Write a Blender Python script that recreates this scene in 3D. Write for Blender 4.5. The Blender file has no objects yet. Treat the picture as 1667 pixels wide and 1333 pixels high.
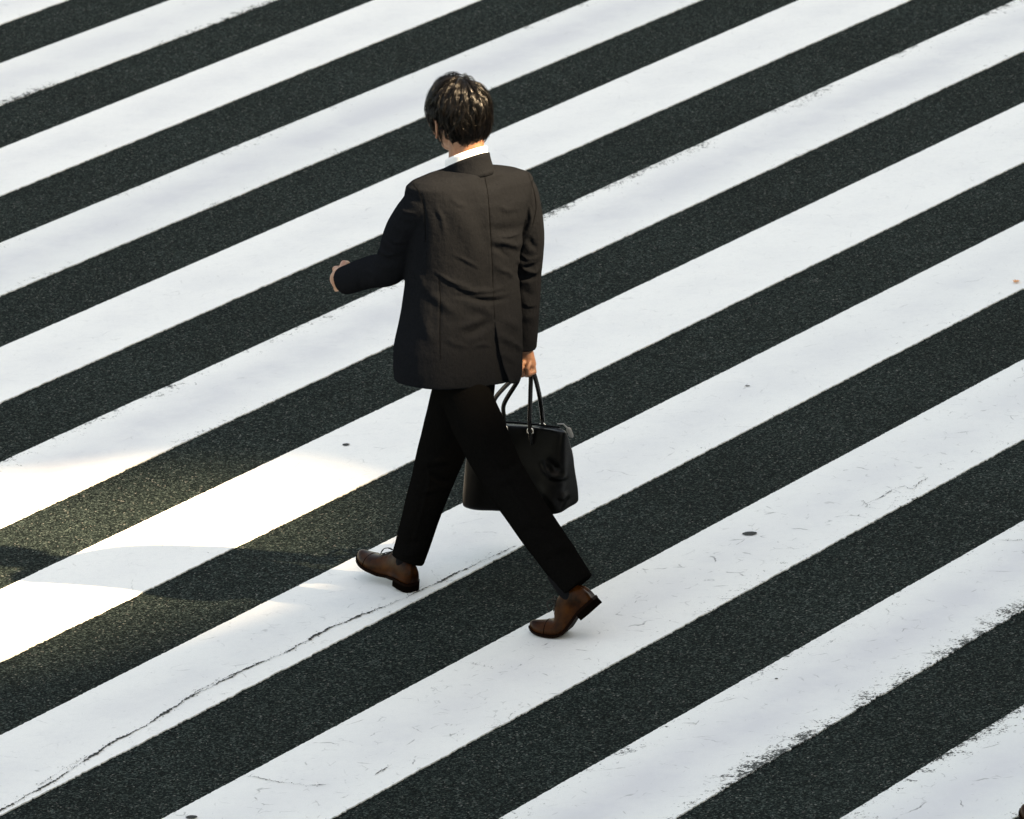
import bpy, math, random
import numpy as np
from mathutils import Vector, Matrix, noise

random.seed(7); rng = np.random.default_rng(7)
scn = bpy.context.scene
COL = scn.collection

# ------------------------------------------------------------------ camera
PW, PH = 1667.0, 1333.0            # photograph size in pixels
FPX = 11000.0                      # focal length in pixels
PITCH, ROLL, CAMH = math.radians(16.682), math.radians(-3.0), 6.876
ORG = Vector((0.1292, -20.805, 0))  # camera foot point relative to the walker
cp, sp, cr, sr = math.cos(PITCH), math.sin(PITCH), math.cos(ROLL), math.sin(ROLL)
R0, U0, F0 = Vector((1, 0, 0)), Vector((0, sp, cp)), Vector((0, cp, -sp))
CR, CU = cr * R0 + sr * U0, -sr * R0 + cr * U0
CAM = ORG + Vector((0, 0, CAMH))
cd = bpy.data.cameras.new('camera'); cam = bpy.data.objects.new('camera', cd); COL.objects.link(cam)
M = Matrix((CR, CU, -F0)).transposed().to_4x4(); M.translation = CAM
cam.matrix_world = M
cd.sensor_width = 36.0; cd.sensor_fit = 'HORIZONTAL'; cd.lens = FPX / PW * 36.0
cd.clip_start = 0.5; cd.clip_end = 3000
cd.dof.use_dof = True; cd.dof.focus_distance = 21.2; cd.dof.aperture_fstop = 11.0
scn.camera = cam
scn.render.resolution_x = 1024; scn.render.resolution_y = 819

# ------------------------------------------------------------------ light
SUN_EL = math.radians(43.0)
SUN_AZ = math.radians(-24.0)        # where the sun stands, from +X counter-clockwise
SUN_V = Vector((math.cos(SUN_EL) * math.cos(SUN_AZ), math.cos(SUN_EL) * math.sin(SUN_AZ), math.sin(SUN_EL)))
world = bpy.data.worlds.new('World'); scn.world = world; world.use_nodes = True
wn = world.node_tree; bg = wn.nodes['Background']
sky = wn.nodes.new('ShaderNodeTexSky'); sky.sky_type = 'NISHITA'; sky.sun_disc = False
sky.sun_elevation = SUN_EL; sky.sun_rotation = math.pi / 2 - SUN_AZ
sky.air_density = 1.0; sky.dust_density = 2.5; sky.ozone_density = 0.6
wn.links.new(sky.outputs[0], bg.inputs[0]); bg.inputs[1].default_value = 0.10
sd = bpy.data.lights.new('sun', 'SUN'); sd.energy = 4.0; sd.angle = math.radians(0.9); sd.color = (1.0, 0.89, 0.78)
so = bpy.data.objects.new('sun', sd); COL.objects.link(so)
so.rotation_euler = SUN_V.to_track_quat('Z', 'Y').to_euler()
vs = scn.view_settings
scn.display_settings.display_device = 'sRGB'
vs.view_transform = 'Standard'; vs.look = 'None'; vs.gamma = 1.0; vs.use_curve_mapping = False
vs.exposure = 2.52
vs.use_white_balance = True; vs.white_balance_temperature = 10400; vs.white_balance_tint = 10

# ------------------------------------------------------------------ geometry helpers
def at(u, v, y):
    """the world point seen at photo pixel (u, v) that lies at depth y (metres beyond the walker)"""
    d = CR * ((u - PW / 2) / FPX) + CU * (-(v - PH / 2) / FPX) + F0
    return CAM + d * ((y - CAM.y) / d.y)
def ground(u, v, z=0.0):
    d = CR * ((u - PW / 2) / FPX) + CU * (-(v - PH / 2) / FPX) + F0
    return CAM + d * ((z - CAM.z) / d.z)
def pix(P):
    d = P - np.array(CAM)
    z = d @ np.array(F0)
    return np.stack([PW / 2 + FPX * (d @ np.array(CR)) / z, PH / 2 - FPX * (d @ np.array(CU)) / z], 1)

def link(name, me, mat=None, parent=None, smooth=True, **props):
    o = bpy.data.objects.new(name, me); COL.objects.link(o)
    if mat: me.materials.append(mat)
    if smooth: me.polygons.foreach_set('use_smooth', [True] * len(me.polygons))
    if parent: o.parent = parent
    for k, v in props.items(): o[k] = v
    return o
def mesh(name, vs_, fs):
    me = bpy.data.meshes.new(name); me.from_pydata([tuple(map(float, p)) for p in vs_], [], [tuple(f) for f in fs]); me.update()
    return me
class Geo:
    def __init__(s): s.v = []; s.f = []
    def rings(s, rings, cap=True, closed=False):
        n = len(rings[0]); b = len(s.v)
        for r in rings: s.v += [tuple(p) for p in r]
        m = len(rings)
        for i in range(m if closed else m - 1):
            a0 = b + i * n; a1 = b + ((i + 1) % m) * n
            for j in range(n):
                k = (j + 1) % n
                s.f.append((a0 + j, a0 + k, a1 + k, a1 + j))
        if cap and not closed:
            s.f.append(tuple(b + j for j in range(n - 1, -1, -1)))
            s.f.append(tuple(b + (m - 1) * n + j for j in range(n)))
    def ell(s, C, A, B, Cc, n=24, m=14):
        rs = []
        for i in range(m + 1):
            t = -math.pi / 2 + math.pi * (i + 0.0) / m
            t = max(min(t, 1.54), -1.54)
            rs.append([C + Cc * math.sin(t) + (A * math.cos(p) + B * math.sin(p)) * math.cos(t)
                       for p in [2 * math.pi * j / n for j in range(n)]])
        s.rings(rs)
    def tube(s, pts, rad, n=20, ends=True, flat=1.0, flatdir=None):
        pts = [Vector(p) for p in pts]; rs = []
        T = [(pts[min(i + 1, len(pts) - 1)] - pts[max(i - 1, 0)]).normalized() for i in range(len(pts))]
        X = T[0].orthogonal().normalized() if flatdir is None else (flatdir - T[0] * flatdir.dot(T[0])).normalized()
        for i, p in enumerate(pts):
            X = (X - T[i] * X.dot(T[i])).normalized(); Y = T[i].cross(X); r = rad[i] if hasattr(rad, '__len__') else rad
            ring = lambda c, k: [c + (X * math.cos(q) * r * k * flat + Y * math.sin(q) * r * k) for q in [2 * math.pi * j / n for j in range(n)]]
            if i == 0 and ends:
                for t in (1.45, 1.0, 0.5): rs.append(ring(p - T[i] * r * math.sin(t), math.cos(t)))
            rs.append(ring(p, 1.0))
            if i == len(pts) - 1 and ends:
                for t in (0.5, 1.0, 1.45): rs.append(ring(p + T[i] * r * math.sin(t), math.cos(t)))
        s.rings(rs)
    def box(s, lo, hi):
        x0, y0, z0 = lo; x1, y1, z1 = hi; b = len(s.v)
        s.v += [(x0, y0, z0), (x1, y0, z0), (x1, y1, z0), (x0, y1, z0), (x0, y0, z1), (x1, y0, z1), (x1, y1, z1), (x0, y1, z1)]
        for f in ((0, 3, 2, 1), (4, 5, 6, 7), (0, 1, 5, 4), (1, 2, 6, 5), (2, 3, 7, 6), (3, 0, 4, 7)): s.f.append(tuple(b + i for i in f))
    def mesh(s, name): return mesh(name, s.v, s.f)
def catmull(P, n=6):
    P = [Vector(p) for p in P]; Q = [P[0] * 2 - P[1]] + P + [P[-1] * 2 - P[-2]]; out = []
    for i in range(1, len(Q) - 2):
        for k in range(n):
            t = k / n; a, b, c, d = Q[i - 1], Q[i], Q[i + 1], Q[i + 2]
            out.append(0.5 * ((2 * b) + (c - a) * t + (2 * a - 5 * b + 4 * c - d) * t * t + (3 * b - a - 3 * c + d) * t ** 3))
    out.append(P[-1]); return out
def curve_tube(g, ctrl, radii, n=20, seg=6, flat=1.0, flatdir=None, ends=True):
    pts = catmull(ctrl, seg); rr = np.interp(np.arange(len(pts)) / seg, np.arange(len(radii)), radii)
    g.tube(pts, list(rr), n, ends, flat, flatdir)
def remeshed(g, name, voxel, smooth=4, factor=0.5):
    """one closed skin round everything in g"""
    me = g.mesh(name); o = bpy.data.objects.new(name, me); COL.objects.link(o)
    m = o.modifiers.new('r', 'REMESH'); m.mode = 'VOXEL'; m.voxel_size = voxel
    if smooth:
        m = o.modifiers.new('s', 'SMOOTH'); m.iterations = smooth; m.factor = factor
    dg = bpy.context.evaluated_depsgraph_get(); out = bpy.data.meshes.new_from_object(o.evaluated_get(dg))
    bpy.data.objects.remove(o); out.name = name; return out
def verts(me):
    a = np.empty(len(me.vertices) * 3); me.vertices.foreach_get('co', a); return a.reshape(-1, 3)
def norms(me):
    a = np.empty(len(me.vertices) * 3, dtype=np.float32); me.vertex_normals.foreach_get('vector', a); return a.reshape(-1, 3).astype(float)
def put(me, P): me.vertices.foreach_set('co', P.ravel()); me.update()
def vnoise(P, scale, seed=0.0):
    k = np.array([[1, .3, .2], [-.4, 1, .5], [.2, -.6, 1], [.9, .8, -.3], [-.7, .4, .9]]) * scale; ph = np.array([0.3, 1.7, 2.9, 4.1, 5.2]) + seed * 3.7
    s = 0
    for i in range(5): s = s + np.sin(P @ k[i] + ph[i] + 1.3 * np.sin(P @ k[(i + 2) % 5] * 0.7 + ph[i] * 2))
    return s / 5
def polydist(UV, line):
    """distance in pixels to a polyline, signed side, position 0..1 along it"""
    best = np.full(len(UV), 1e9); side = np.zeros(len(UV)); pos = np.zeros(len(UV)); L = np.array(line, float)
    seg = np.hypot(*(L[1:] - L[:-1]).T); tot = seg.sum(); acc = 0
    for i in range(len(L) - 1):
        a, d = L[i], L[i + 1] - L[i]; t = np.clip(((UV - a) @ d) / (d @ d), 0, 1); q = UV - (a + t[:, None] * d)
        ds = np.hypot(q[:, 0], q[:, 1]); m = ds < best
        best[m] = ds[m]; side[m] = np.sign(d[0] * q[m, 1] - d[1] * q[m, 0]); pos[m] = (acc + t[m] * seg[i]) / tot; acc += seg[i]
    return best, side, pos
def fold(P, N, strokes, region=None):
    """push the cloth out (or in) along creases; every stroke is (polyline, width, height in metres)"""
    UV = pix(P); face = (N @ np.array(F0)) < 0.12; D = np.zeros(len(P))
    for line, w, h in strokes:
        d, s, t = polydist(UV, line); taper = np.clip(np.minimum(t, 1 - t) * 2.6 + 0.05, 0, 1)
        k = np.exp(-(d / w) ** 2) - 0.28 * np.exp(-((d - 1.6 * w) / w) ** 2) * (s > 0)
        D += h * k * taper * (d < 5 * w)
    if region is not None: face = face & region
    return P + N * (D * face)[:, None]

# ------------------------------------------------------------------ material helpers
def mat(name):
    m = bpy.data.materials.new(name); m.use_nodes = True; return m, m.node_tree.nodes, m.node_tree.links, m.node_tree.nodes['Principled BSDF']
class NT:
    """short hand for node graphs"""
    def __init__(s, name): s.m, s.n, s.l, s.b = mat(name)
    def new(s, t, **kw):
        x = s.n.new(t)
        for k, v in kw.items():
            if k.startswith('i_'): x.inputs[k[2:].replace('_', ' ')].default_value = v
            else: setattr(x, k, v)
        return x
    def to(s, a, b): s.l.new(a, b)
    def coord(s, out='Object', scale=(1, 1, 1)):
        c = s.new('ShaderNodeTexCoord'); mp = s.new('ShaderNodeMapping'); mp.inputs['Scale'].default_value = scale; s.to(c.outputs[out], mp.inputs[0]); return mp.outputs[0]
    def noise(s, vec, scale, detail=4, rough=0.55, out='Fac'):
        x = s.new('ShaderNodeTexNoise'); x.inputs['Scale'].default_value = scale; x.inputs['Detail'].default_value = detail; x.inputs['Roughness'].default_value = rough
        s.to(vec, x.inputs['Vector']); return x.outputs[out]
    def voro(s, vec, scale, feature='F1', out='Distance', rand=1.0):
        x = s.new('ShaderNodeTexVoronoi'); x.feature = feature; x.inputs['Scale'].default_value = scale; x.inputs['Randomness'].default_value = rand; s.to(vec, x.inputs['Vector']); return x.outputs[out]
    def ramp(s, fac, stops, interp='LINEAR'):
        x = s.new('ShaderNodeValToRGB'); e = x.color_ramp.elements; x.color_ramp.interpolation = interp
        while len(e) < len(stops): e.new(0.5)
        for q, (p, c) in zip(e, stops): q.position = p; q.color = c if len(c) == 4 else (*c, 1)
        s.to(fac, x.inputs[0]); return x.outputs[0]
    def rng(s, v, a, b, c=0.0, d=1.0):
        x = s.new('ShaderNodeMapRange'); x.clamp = True
        for k, q in zip(('From Min', 'From Max', 'To Min', 'To Max'), (a, b, c, d)): x.inputs[k].default_value = q
        s.to(v, x.inputs['Value']); return x.outputs[0]
    def math(s, op, a, b=None, c=None, clamp=False):
        x = s.new('ShaderNodeMath'); x.operation = op; x.use_clamp = clamp
        for i, q in enumerate((a, b, c)):
            if q is None: continue
            if isinstance(q, (int, float)): x.inputs[i].default_value = q
            else: s.to(q, x.inputs[i])
        return x.outputs[0]
    def mix(s, fac, a, b, mode='MIX'):
        x = s.new('ShaderNodeMix'); x.data_type = 'RGBA'; x.blend_type = mode
        for i, q in ((0, fac), (6, a), (7, b)):
            if isinstance(q, (int, float)): x.inputs[i].default_value = q
            elif isinstance(q, tuple): x.inputs[i].default_value = (*q, 1)
            else: s.to(q, x.inputs[i])
        return x.outputs[2]
    def bump(s, h, strength, dist):
        x = s.new('ShaderNodeBump'); x.inputs['Strength'].default_value = strength; x.inputs['Distance'].default_value = dist; s.to(h, x.inputs['Height']); s.to(x.outputs[0], s.b.inputs['Normal']); return x
    def set(s, **kw):
        for k, v in kw.items():
            i = s.b.inputs[k.replace('_', ' ')]
            if isinstance(v, (int, float)): i.default_value = v
            elif isinstance(v, tuple): i.default_value = (*v, 1)
            else: s.to(v, i)
        return s.m

def asphalt_nodes(t, vec):
    st = t.voro(vec, 190); cell = t.voro(vec, 190, out='Color')
    sep = t.new('ShaderNodeSeparateColor'); t.to(cell, sep.inputs[0])
    big = t.noise(vec, 1.3, 3); mid = t.noise(vec, 28, 4, 0.6); fine = t.noise(vec, 320, 3, 0.7)
    c = t.ramp(sep.outputs[0], [(0.0, (0.0018, 0.0032, 0.0031)), (0.5, (0.0068, 0.0110, 0.0104)), (0.82, (0.021, 0.032, 0.029)), (1.0, (0.064, 0.084, 0.075))])
    rare = t.rng(sep.outputs[1], 0.985, 0.992); c = t.mix(t.math('MULTIPLY', rare, 0.55), c, (0.25, 0.25, 0.23))
    c = t.mix(1.0, c, t.ramp(t.math('ADD', t.math('MULTIPLY', big, 0.6), t.math('MULTIPLY', mid, 0.4)), [(0.3, (0.72, 0.72, 0.72)), (0.7, (1.25, 1.25, 1.25))]), 'MULTIPLY')
    h = t.math('ADD', t.math('MULTIPLY', st, -0.7), t.math('MULTIPLY', fine, 0.35))
    h = t.math('ADD', h, t.math('MULTIPLY', sep.outputs[2], 0.5))
    return c, h

t = NT('asphalt'); vec = t.coord('Object')
c, h = asphalt_nodes(t, vec); t.bump(h, 0.9, 0.004)
ASPHALT = t.set(Base_Color=c, Roughness=0.9, Specular_IOR_Level=0.03)

# worn thermoplastic road paint: chips and cracks show the asphalt under it
t = NT('road_paint'); vec = t.coord('Object'); uv = t.new('ShaderNodeTexCoord'); su = t.new('ShaderNodeSeparateXYZ'); t.to(uv.outputs['UV'], su.inputs[0])
def attr(n):
    a = t.new('ShaderNodeAttribute'); a.attribute_type = 'OBJECT'; a.attribute_name = n; return a.outputs['Fac']
v_ = su.outputs[1]                                        # 0 at the far edge, 1 at the near edge
far = t.math('MULTIPLY', t.rng(v_, 0.0, 0.30, 1, 0), attr('wear_far'))
near = t.math('MULTIPLY', t.rng(v_, 0.70, 1.0, 0, 1), attr('wear_near'))
patchy = t.rng(t.noise(vec, 1.6, 2), 0.40, 0.62)
edge = t.math('MULTIPLY', t.math('MAXIMUM', far, near), t.math('ADD', t.math('MULTIPLY', patchy, 0.6), 0.4))
n1 = t.noise(vec, 115, 5, 0.66); n2 = t.noise(vec, 16, 5, 0.62)
chipsrc = t.math('ADD', t.math('MULTIPLY', n1, 0.62), t.math('MULTIPLY', n2, 0.38))
chip = t.rng(t.math('ADD', chipsrc, t.math('MULTIPLY', edge, 0.225)), 0.665, 0.685)
# hair cracks
wc = t.new('ShaderNodeVectorMath'); wc.operation = 'ADD'; wn_ = t.new('ShaderNodeVectorMath'); wn_.operation = 'SCALE'; wn_.inputs['Scale'].default_value = 0.05
t.to(t.noise(vec, 9, 3, 0.6, 'Color'), wn_.inputs[0]); t.to(vec, wc.inputs[0]); t.to(wn_.outputs[0], wc.inputs[1])
ck = t.voro(wc.outputs[0], 5.5, 'DISTANCE_TO_EDGE'); ck2 = t.voro(wc.outputs[0], 15, 'DISTANCE_TO_EDGE')
brk = t.rng(t.noise(vec, 11, 3, 0.6), 0.55, 0.66); brk2 = t.rng(t.noise(vec, 17, 2, 0.6), 0.57, 0.64)
l1 = t.math('MULTIPLY', t.rng(ck, 0.006, 0.014, 1, 0), brk); l2 = t.math('MULTIPLY', t.rng(ck2, 0.012, 0.03, 1, 0), brk2)
cr_ = t.math('MULTIPLY', t.math('MAXIMUM', l1, t.math('MULTIPLY', l2, 0.38)), attr('cracks'))
hole = t.math('MAXIMUM', chip, cr_)
tone = t.noise(t.coord('Object', (1, 1, 1)), 2.8, 9, 0.68); streak = t.noise(vec, 30, 5, 0.7)
mid_ = t.math('MULTIPLY', t.math('MULTIPLY', t.rng(v_, 0.08, 0.42), t.rng(v_, 0.95, 0.55)), attr('grey'))
g = t.math('ADD', t.math('MULTIPLY', mid_, t.rng(tone, 0.30, 0.55, 0.5, 1.0)), t.math('MULTIPLY', t.rng(tone, 0.45, 0.7), 0.22))
pc = t.mix(attr('dull'), (0.86, 0.855, 0.815), (0.60, 0.635, 0.62)); pc = t.mix(g, pc, (0.60, 0.605, 0.62))
pc = t.mix(t.rng(streak, 0.52, 0.78, 0, 0.35), pc, (0.60, 0.61, 0.60))
pc = t.mix(t.rng(t.noise(vec, 420, 2), 0.35, 0.75, 0, 0.34), pc, (0.48, 0.49, 0.49))
ac, ah = asphalt_nodes(t, vec)
col = t.mix(hole, pc, t.mix(1.0, ac, (0.75, 0.75, 0.75), "MULTIPLY"))
hh = t.math('SUBTRACT', t.math('MULTIPLY', t.noise(vec, 190, 4, 0.65), 0.28), t.math('MULTIPLY', hole, 1.0)); t.bump(hh, 0.5, 0.003)
PAINT = t.set(Base_Color=col, Roughness=0.62, Specular_IOR_Level=0.35)

def simple(name, color, rough, bump=None, var=0.0, scale=40, **kw):
    t = NT(name); vec = t.coord('Object'); c = color
    if var: c = t.mix(t.rng(t.noise(vec, scale, 4, 0.6), 0.3, 0.7), tuple(x * (1 - var) for x in color), tuple(min(1, x * (1 + var)) for x in color))
    if bump: t.bump(t.noise(vec, bump[0], 4, 0.6), bump[1], bump[2])
    return t.set(Base_Color=c, Roughness=rough, **kw)

def cloth(name, color, sheen, spec=0.0):
    t = NT(name); vec = t.coord('Object')
    w1 = t.noise(t.coord('Object', (1, 1, 0.12)), 1500, 2); w2 = t.noise(t.coord('Object', (0.12, 0.12, 1)), 1500, 2)
    h = t.math('ADD', w1, w2); cz = t.math('ADD', t.noise(t.coord('Object', (1, 1, .55)), 26, 4, 0.55), t.math('MULTIPLY', t.noise(vec, 75, 3, 0.6), 0.35))
    t.bump(t.math('ADD', t.math('MULTIPLY', h, 0.07), cz), 0.55, 0.010)
    c = t.mix(t.rng(h, 0.75, 1.25), tuple(x * 0.7 for x in color), tuple(x * 1.35 for x in color))
    return t.set(Base_Color=c, Roughness=0.50, Specular_IOR_Level=spec, Sheen_Weight=sheen, Sheen_Roughness=0.45)
SUIT = cloth('charcoal_suit_wool', (0.0080, 0.0089, 0.0106), 0.0, 0.0)
TROUSER = cloth('charcoal_trouser_wool_shaded', (0.0040, 0.0038, 0.0036), 0.0)  # same cloth as the jacket, darkened to put shade into its colour
SHIRT = simple('white_shirt_cotton', (0.82, 0.82, 0.84), 0.7, (900, 0.2, 0.0004))
t = NT('skin'); vec = t.coord('Object'); c = t.mix(t.rng(t.noise(vec, 60, 4), 0.35, 0.7), (0.33, 0.165, 0.10), (0.25, 0.115, 0.07)); t.bump(t.noise(vec, 500, 3), 0.2, 0.0006)
SKIN = t.set(Base_Color=c, Roughness=0.5, Subsurface_Weight=0.15, Subsurface_Scale=0.01)
HAIR = simple('dark_hair', (0.0028, 0.0019, 0.0012), 0.27, None, 0.35, 90, Specular_IOR_Level=0.36)
SCALP = simple('dark_hair_base', (0.004, 0.003, 0.0025), 0.8, Specular_IOR_Level=0.1)
t = NT('brown_leather'); vec = t.coord('Object'); c = t.mix(t.rng(t.noise(vec, 22, 4, 0.6), 0.35, 0.68), (0.010, 0.0026, 0.0006), (0.048, 0.0140, 0.0024)); t.bump(t.noise(vec, 260, 4, 0.6), 0.25, 0.001)
LEATHER = t.set(Base_Color=c, Roughness=0.3, Specular_IOR_Level=0.07)
SOLE = simple('dark_sole_rubber', (0.003, 0.002, 0.0015), 0.8, Specular_IOR_Level=0.0)
WELT = simple('sole_edge_leather', (0.006, 0.0025, 0.0015), 0.6, Specular_IOR_Level=0.02)
SOCK = simple('dark_sock', (0.006, 0.006, 0.007), 0.9, Specular_IOR_Level=0.05)
LACE = simple('shoe_lace', (0.012, 0.008, 0.006), 0.8)
t = NT('black_bag_leather'); vec = t.coord('Object'); t.bump(t.math('ADD', t.noise(vec, 300, 4, 0.6), t.math('MULTIPLY', t.noise(vec, 22, 3, 0.6), 2.0)), 0.35, 0.0015)
BAGM = t.set(Base_Color=(0.002, 0.0019, 0.0017), Roughness=0.33, Specular_IOR_Level=0.10)
STRAP = simple('black_handle_leather', (0.003, 0.0026, 0.002), 0.2, None, 0, Specular_IOR_Level=0.22)
METAL = simple('pale_metal', (0.75, 0.72, 0.66), 0.25, None, 0, Metallic=1.0)
TAB = simple('grey_pull_tab', (0.32, 0.31, 0.29), 0.4)

# ------------------------------------------------------------------ the road and its stripes
EDGES = [(1, (0, 42), (110, 0)), (2, (0, 106), (276, 0)), (3, (0, 175), (448, 0)), (4, (0, 243), (612, 0)), (5, (0, 320), (784, 0)),
 (6, (0, 397), (964, 0)), (7, (0, 483), (1144, 0)), (8, (0, 567), (1303, 0)), (9, (0, 657), (1484, 0)), (10, (0, 754), (1655, 0)), (11, (0, 861), (1667, 84)),
 (12, (0, 961.6), (1667, 168)), (13, (0, 1079), (1667, 264.6)), (14, (0, 1199), (1667, 361)), (15, (0, 1329), (1667, 469.4)),
 (16, (267, 1333), (1667, 586)), (17, (540.6, 1333), (1667, 716)), (18, (815, 1333), (1667, 849)), (19, (1094, 1333), (1667, 997)), (20, (1366, 1333), (1667, 1151))]
YAW = math.radians(56.0)
SD, SN = Vector((math.cos(YAW), math.sin(YAW), 0)), Vector((-math.sin(YAW), math.cos(YAW), 0))
lines = {}
for i, a, b in EDGES:
    A, B = ground(*a), ground(*b)
    ta, tb, na, nb = A.dot(SD), B.dot(SD), A.dot(SN), B.dot(SN)
    k = (nb - na) / (tb - ta); k = max(-0.02, min(0.02, k)) if abs(tb - ta) > 2.5 else 0.0
    tm, nm = (ta + tb) / 2, (na + nb) / 2
    lines[i] = (k, nm - k * tm)
per = (lines[19][1] - lines[3][1]) / 8.0
for i in (0, -1, -2, -3, -4, -5, -6): lines[i] = (0.0, lines[i + 2][1] - per if i + 2 in lines else 0)
for i in (21, 22, 23, 24, 25): lines[i] = (0.0, lines[i - 2][1] + per)
g = Geo(); S = 400.0; N = 8
g.v = [(-S, -S, 0), (S, -S, 0), (S, S, 0), (-S, S, 0)]; g.f = [(0, 1, 2, 3)]
road = link('road', g.mesh('road'), ASPHALT, None, False, kind='structure', label='dark asphalt road crossed by wide white zebra stripes')
T0, T1, STEP = -9.5, 11.5, 0.007
WEAR = {1: (0.1, 0.8, 0.55, 0.1), 2: (0.1, 0.15, 0.35, 0.1), 3: (0.55, 0.5, 0.9, 0.1), 4: (0.1, 0.15, 0.25, 0.2), 5: (0.82, 0.5, 0.75, 0.15), 6: (0.15, 0.1, 0.12, 0.25),
        7: (0.1, 0.35, 0.40, 0.35), 8: (0.15, 0.5, 0.45, 0.65), 9: (0.6, 1.0, 0.9, 0.5), 10: (0.8, 0.6, 0.9, 0.7)}
def edge_points(k, c, rough, seed):
    t_ = np.arange(T0, T1, STEP); r = np.random.default_rng(seed)
    j = r.normal(0, 1, len(t_)); j2 = np.convolve(r.normal(0, 1, len(t_)), np.ones(7) / 7, 'same') * 2.2; j3 = np.convolve(r.normal(0, 1, len(t_)), np.ones(60) / 60, 'same') * 5
    n = c + k * t_ + rough * (0.62 * j + 0.42 * j2 + 0.10 * j3)
    return np.stack([t_ * SD.x + n * SN.x, t_ * SD.y + n * SN.y], 1), t_
for w in range(-3, 13):
    iu, il = 2 * w, 2 * w + 1
    if iu not in lines or il not in lines: continue
    U, tt = edge_points(*lines[iu], 0.0013, 100 + w); Lw, _ = edge_points(*lines[il], 0.0028, 300 + w)
    n = len(tt); ROWS = 1
    P = []; zt, zb = 0.004, -0.002
    for row in (np.c_[U, np.full(n, zb)], np.c_[U, np.full(n, zt)], np.c_[Lw, np.full(n, zt)], np.c_[Lw, np.full(n, zb)]): P.append(row)
    P = np.concatenate(P)
    fs = [(r * n + i, (r + 1) * n + i, (r + 1) * n + i + 1, r * n + i + 1) for r in range(3) for i in range(n - 1)]
    me = mesh('white_stripe', P, fs)
    ul = me.uv_layers.new(name='UVMap'); vi = np.empty(len(me.loops), dtype=np.int32); me.loops.foreach_get('vertex_index', vi)
    V = np.array([0, 0, 1, 1.0])[vi // n]; ul.data.foreach_set('uv', np.stack([tt[vi % n], V], 1).ravel())
    o = link('white_stripe', me, PAINT, road, False)
    wf, wnr, gr, ck_ = WEAR.get(w, (0.4, 0.4, 0.5, 0.3)); o['wear_far'] = wf; o['wear_near'] = wnr; o['grey'] = gr; o['dull'] = {1: .30, 2: .05, 3: .35, 5: .15, 7: .22, 8: .32, 9: .40, 10: .55}.get(w, .08); o['cracks'] = ck_

# long crack along one stripe, and smaller ones: ragged dark fissures lying in the paint
CRACKM = simple('crack_dirt', (0.018, 0.020, 0.019), 0.95)
def crack(paths, seed, wmax):
    r = np.random.default_rng(seed); V = []; Fc = []
    for path, wsc in paths:
        pts = [ground(*p) for p in path]; L = []
        for a, b in zip(pts[:-1], pts[1:]):
            m = max(5, int((b - a).length / 0.006))
            for i in range(m): L.append(a.lerp(b, i / m))
        L = np.array([(p.x, p.y) for p in L]); n = len(L); d = np.gradient(L, axis=0); d /= np.hypot(d[:, 0], d[:, 1])[:, None] + 1e-9; q = np.stack([-d[:, 1], d[:, 0]], 1)
        off = np.convolve(r.normal(0, 1, n + 8), np.ones(9) / 9, 'valid')[:n] * 0.0075 + r.normal(0, 0.0015, n)
        wd = np.clip(np.convolve(r.normal(0, 1, n + 14), np.ones(15) / 15, 'valid')[:n] * 2.2 + 0.75, 0.12, 3) * wmax * wsc * np.clip(r.normal(1, 0.45, n), 0.15, 2.2)
        e = np.minimum(np.arange(n), np.arange(n)[::-1]) / 6.0; wd = wd * np.clip(e, 0, 1)
        A = L + q * (off + wd / 2)[:, None]; B = L + q * (off - wd / 2)[:, None]; b0 = len(V)
        V += [(x, y, 0.0062) for x, y in A] + [(x, y, 0.0062) for x, y in B]
        Fc += [(b0 + i, b0 + i + 1, b0 + n + i + 1, b0 + n + i) for i in range(n - 1)]
        for _ in range(int(n * 0.55) if n > 8 else 0):                                   # crumbs beside the fissure
            i = r.integers(3, n - 3); cx, cy = L[i] + q[i] * (off[i] + r.normal(0.002, wmax * 1.5)); s = r.uniform(0.0007, 0.0027); b0 = len(V); m = 5
            a0 = r.uniform(0, 6)
            V += [(cx + s * r.uniform(.6, 1.4) * math.cos(a0 + 6.283 * j / m), cy + s * r.uniform(.6, 1.4) * math.sin(a0 + 6.283 * j / m), 0.0062) for j in range(m)]; Fc.append(tuple(b0 + j for j in range(m)))
    me = mesh('crack', V, Fc); return link('crack', me, CRACKM, road, False)
crack([([(-60, 1352), (0, 1321), (60, 1290), (130, 1246), (190, 1208), (240, 1182), (300, 1143), (360, 1112), (420, 1083), (470, 1062), (530, 1028), (590, 1002), (640, 985), (683, 965), (735, 940), (790, 914), (845, 889)], 1.0),
       ([(300, 1141), (340, 1118), (385, 1098), (430, 1078)], 0.35), ([(60, 1283), (110, 1250), (150, 1230)], 0.25)], 5, 0.0062)
crack([([(1390, 822), (1402, 817), (1414, 828), (1438, 832)], 0.5), ([(1424, 818), (1452, 800), (1472, 794), (1486, 798), (1498, 788), (1516, 776)], 0.9), ([(1524, 763), (1536, 757), (1550, 754)], 0.7)], 6, 0.0040)
crack([([(395, 1265), (445, 1274), (500, 1281), (540, 1279)], 0.6), ([(607, 1265), (630, 1251), (640, 1244)], 1.0), ([(578, 1295), (591, 1290)], 1.1), ([(727, 1204), (737, 1199), (747, 1194)], 0.9), ([(753, 1079), (792, 1087), (815, 1092)], 0.4), ([(945, 1257), (962, 1257), (974, 1260)], 1.5), ([(1620, 881), (1650, 882), (1700, 884)], 1.4)], 8, 0.0040)

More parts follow.
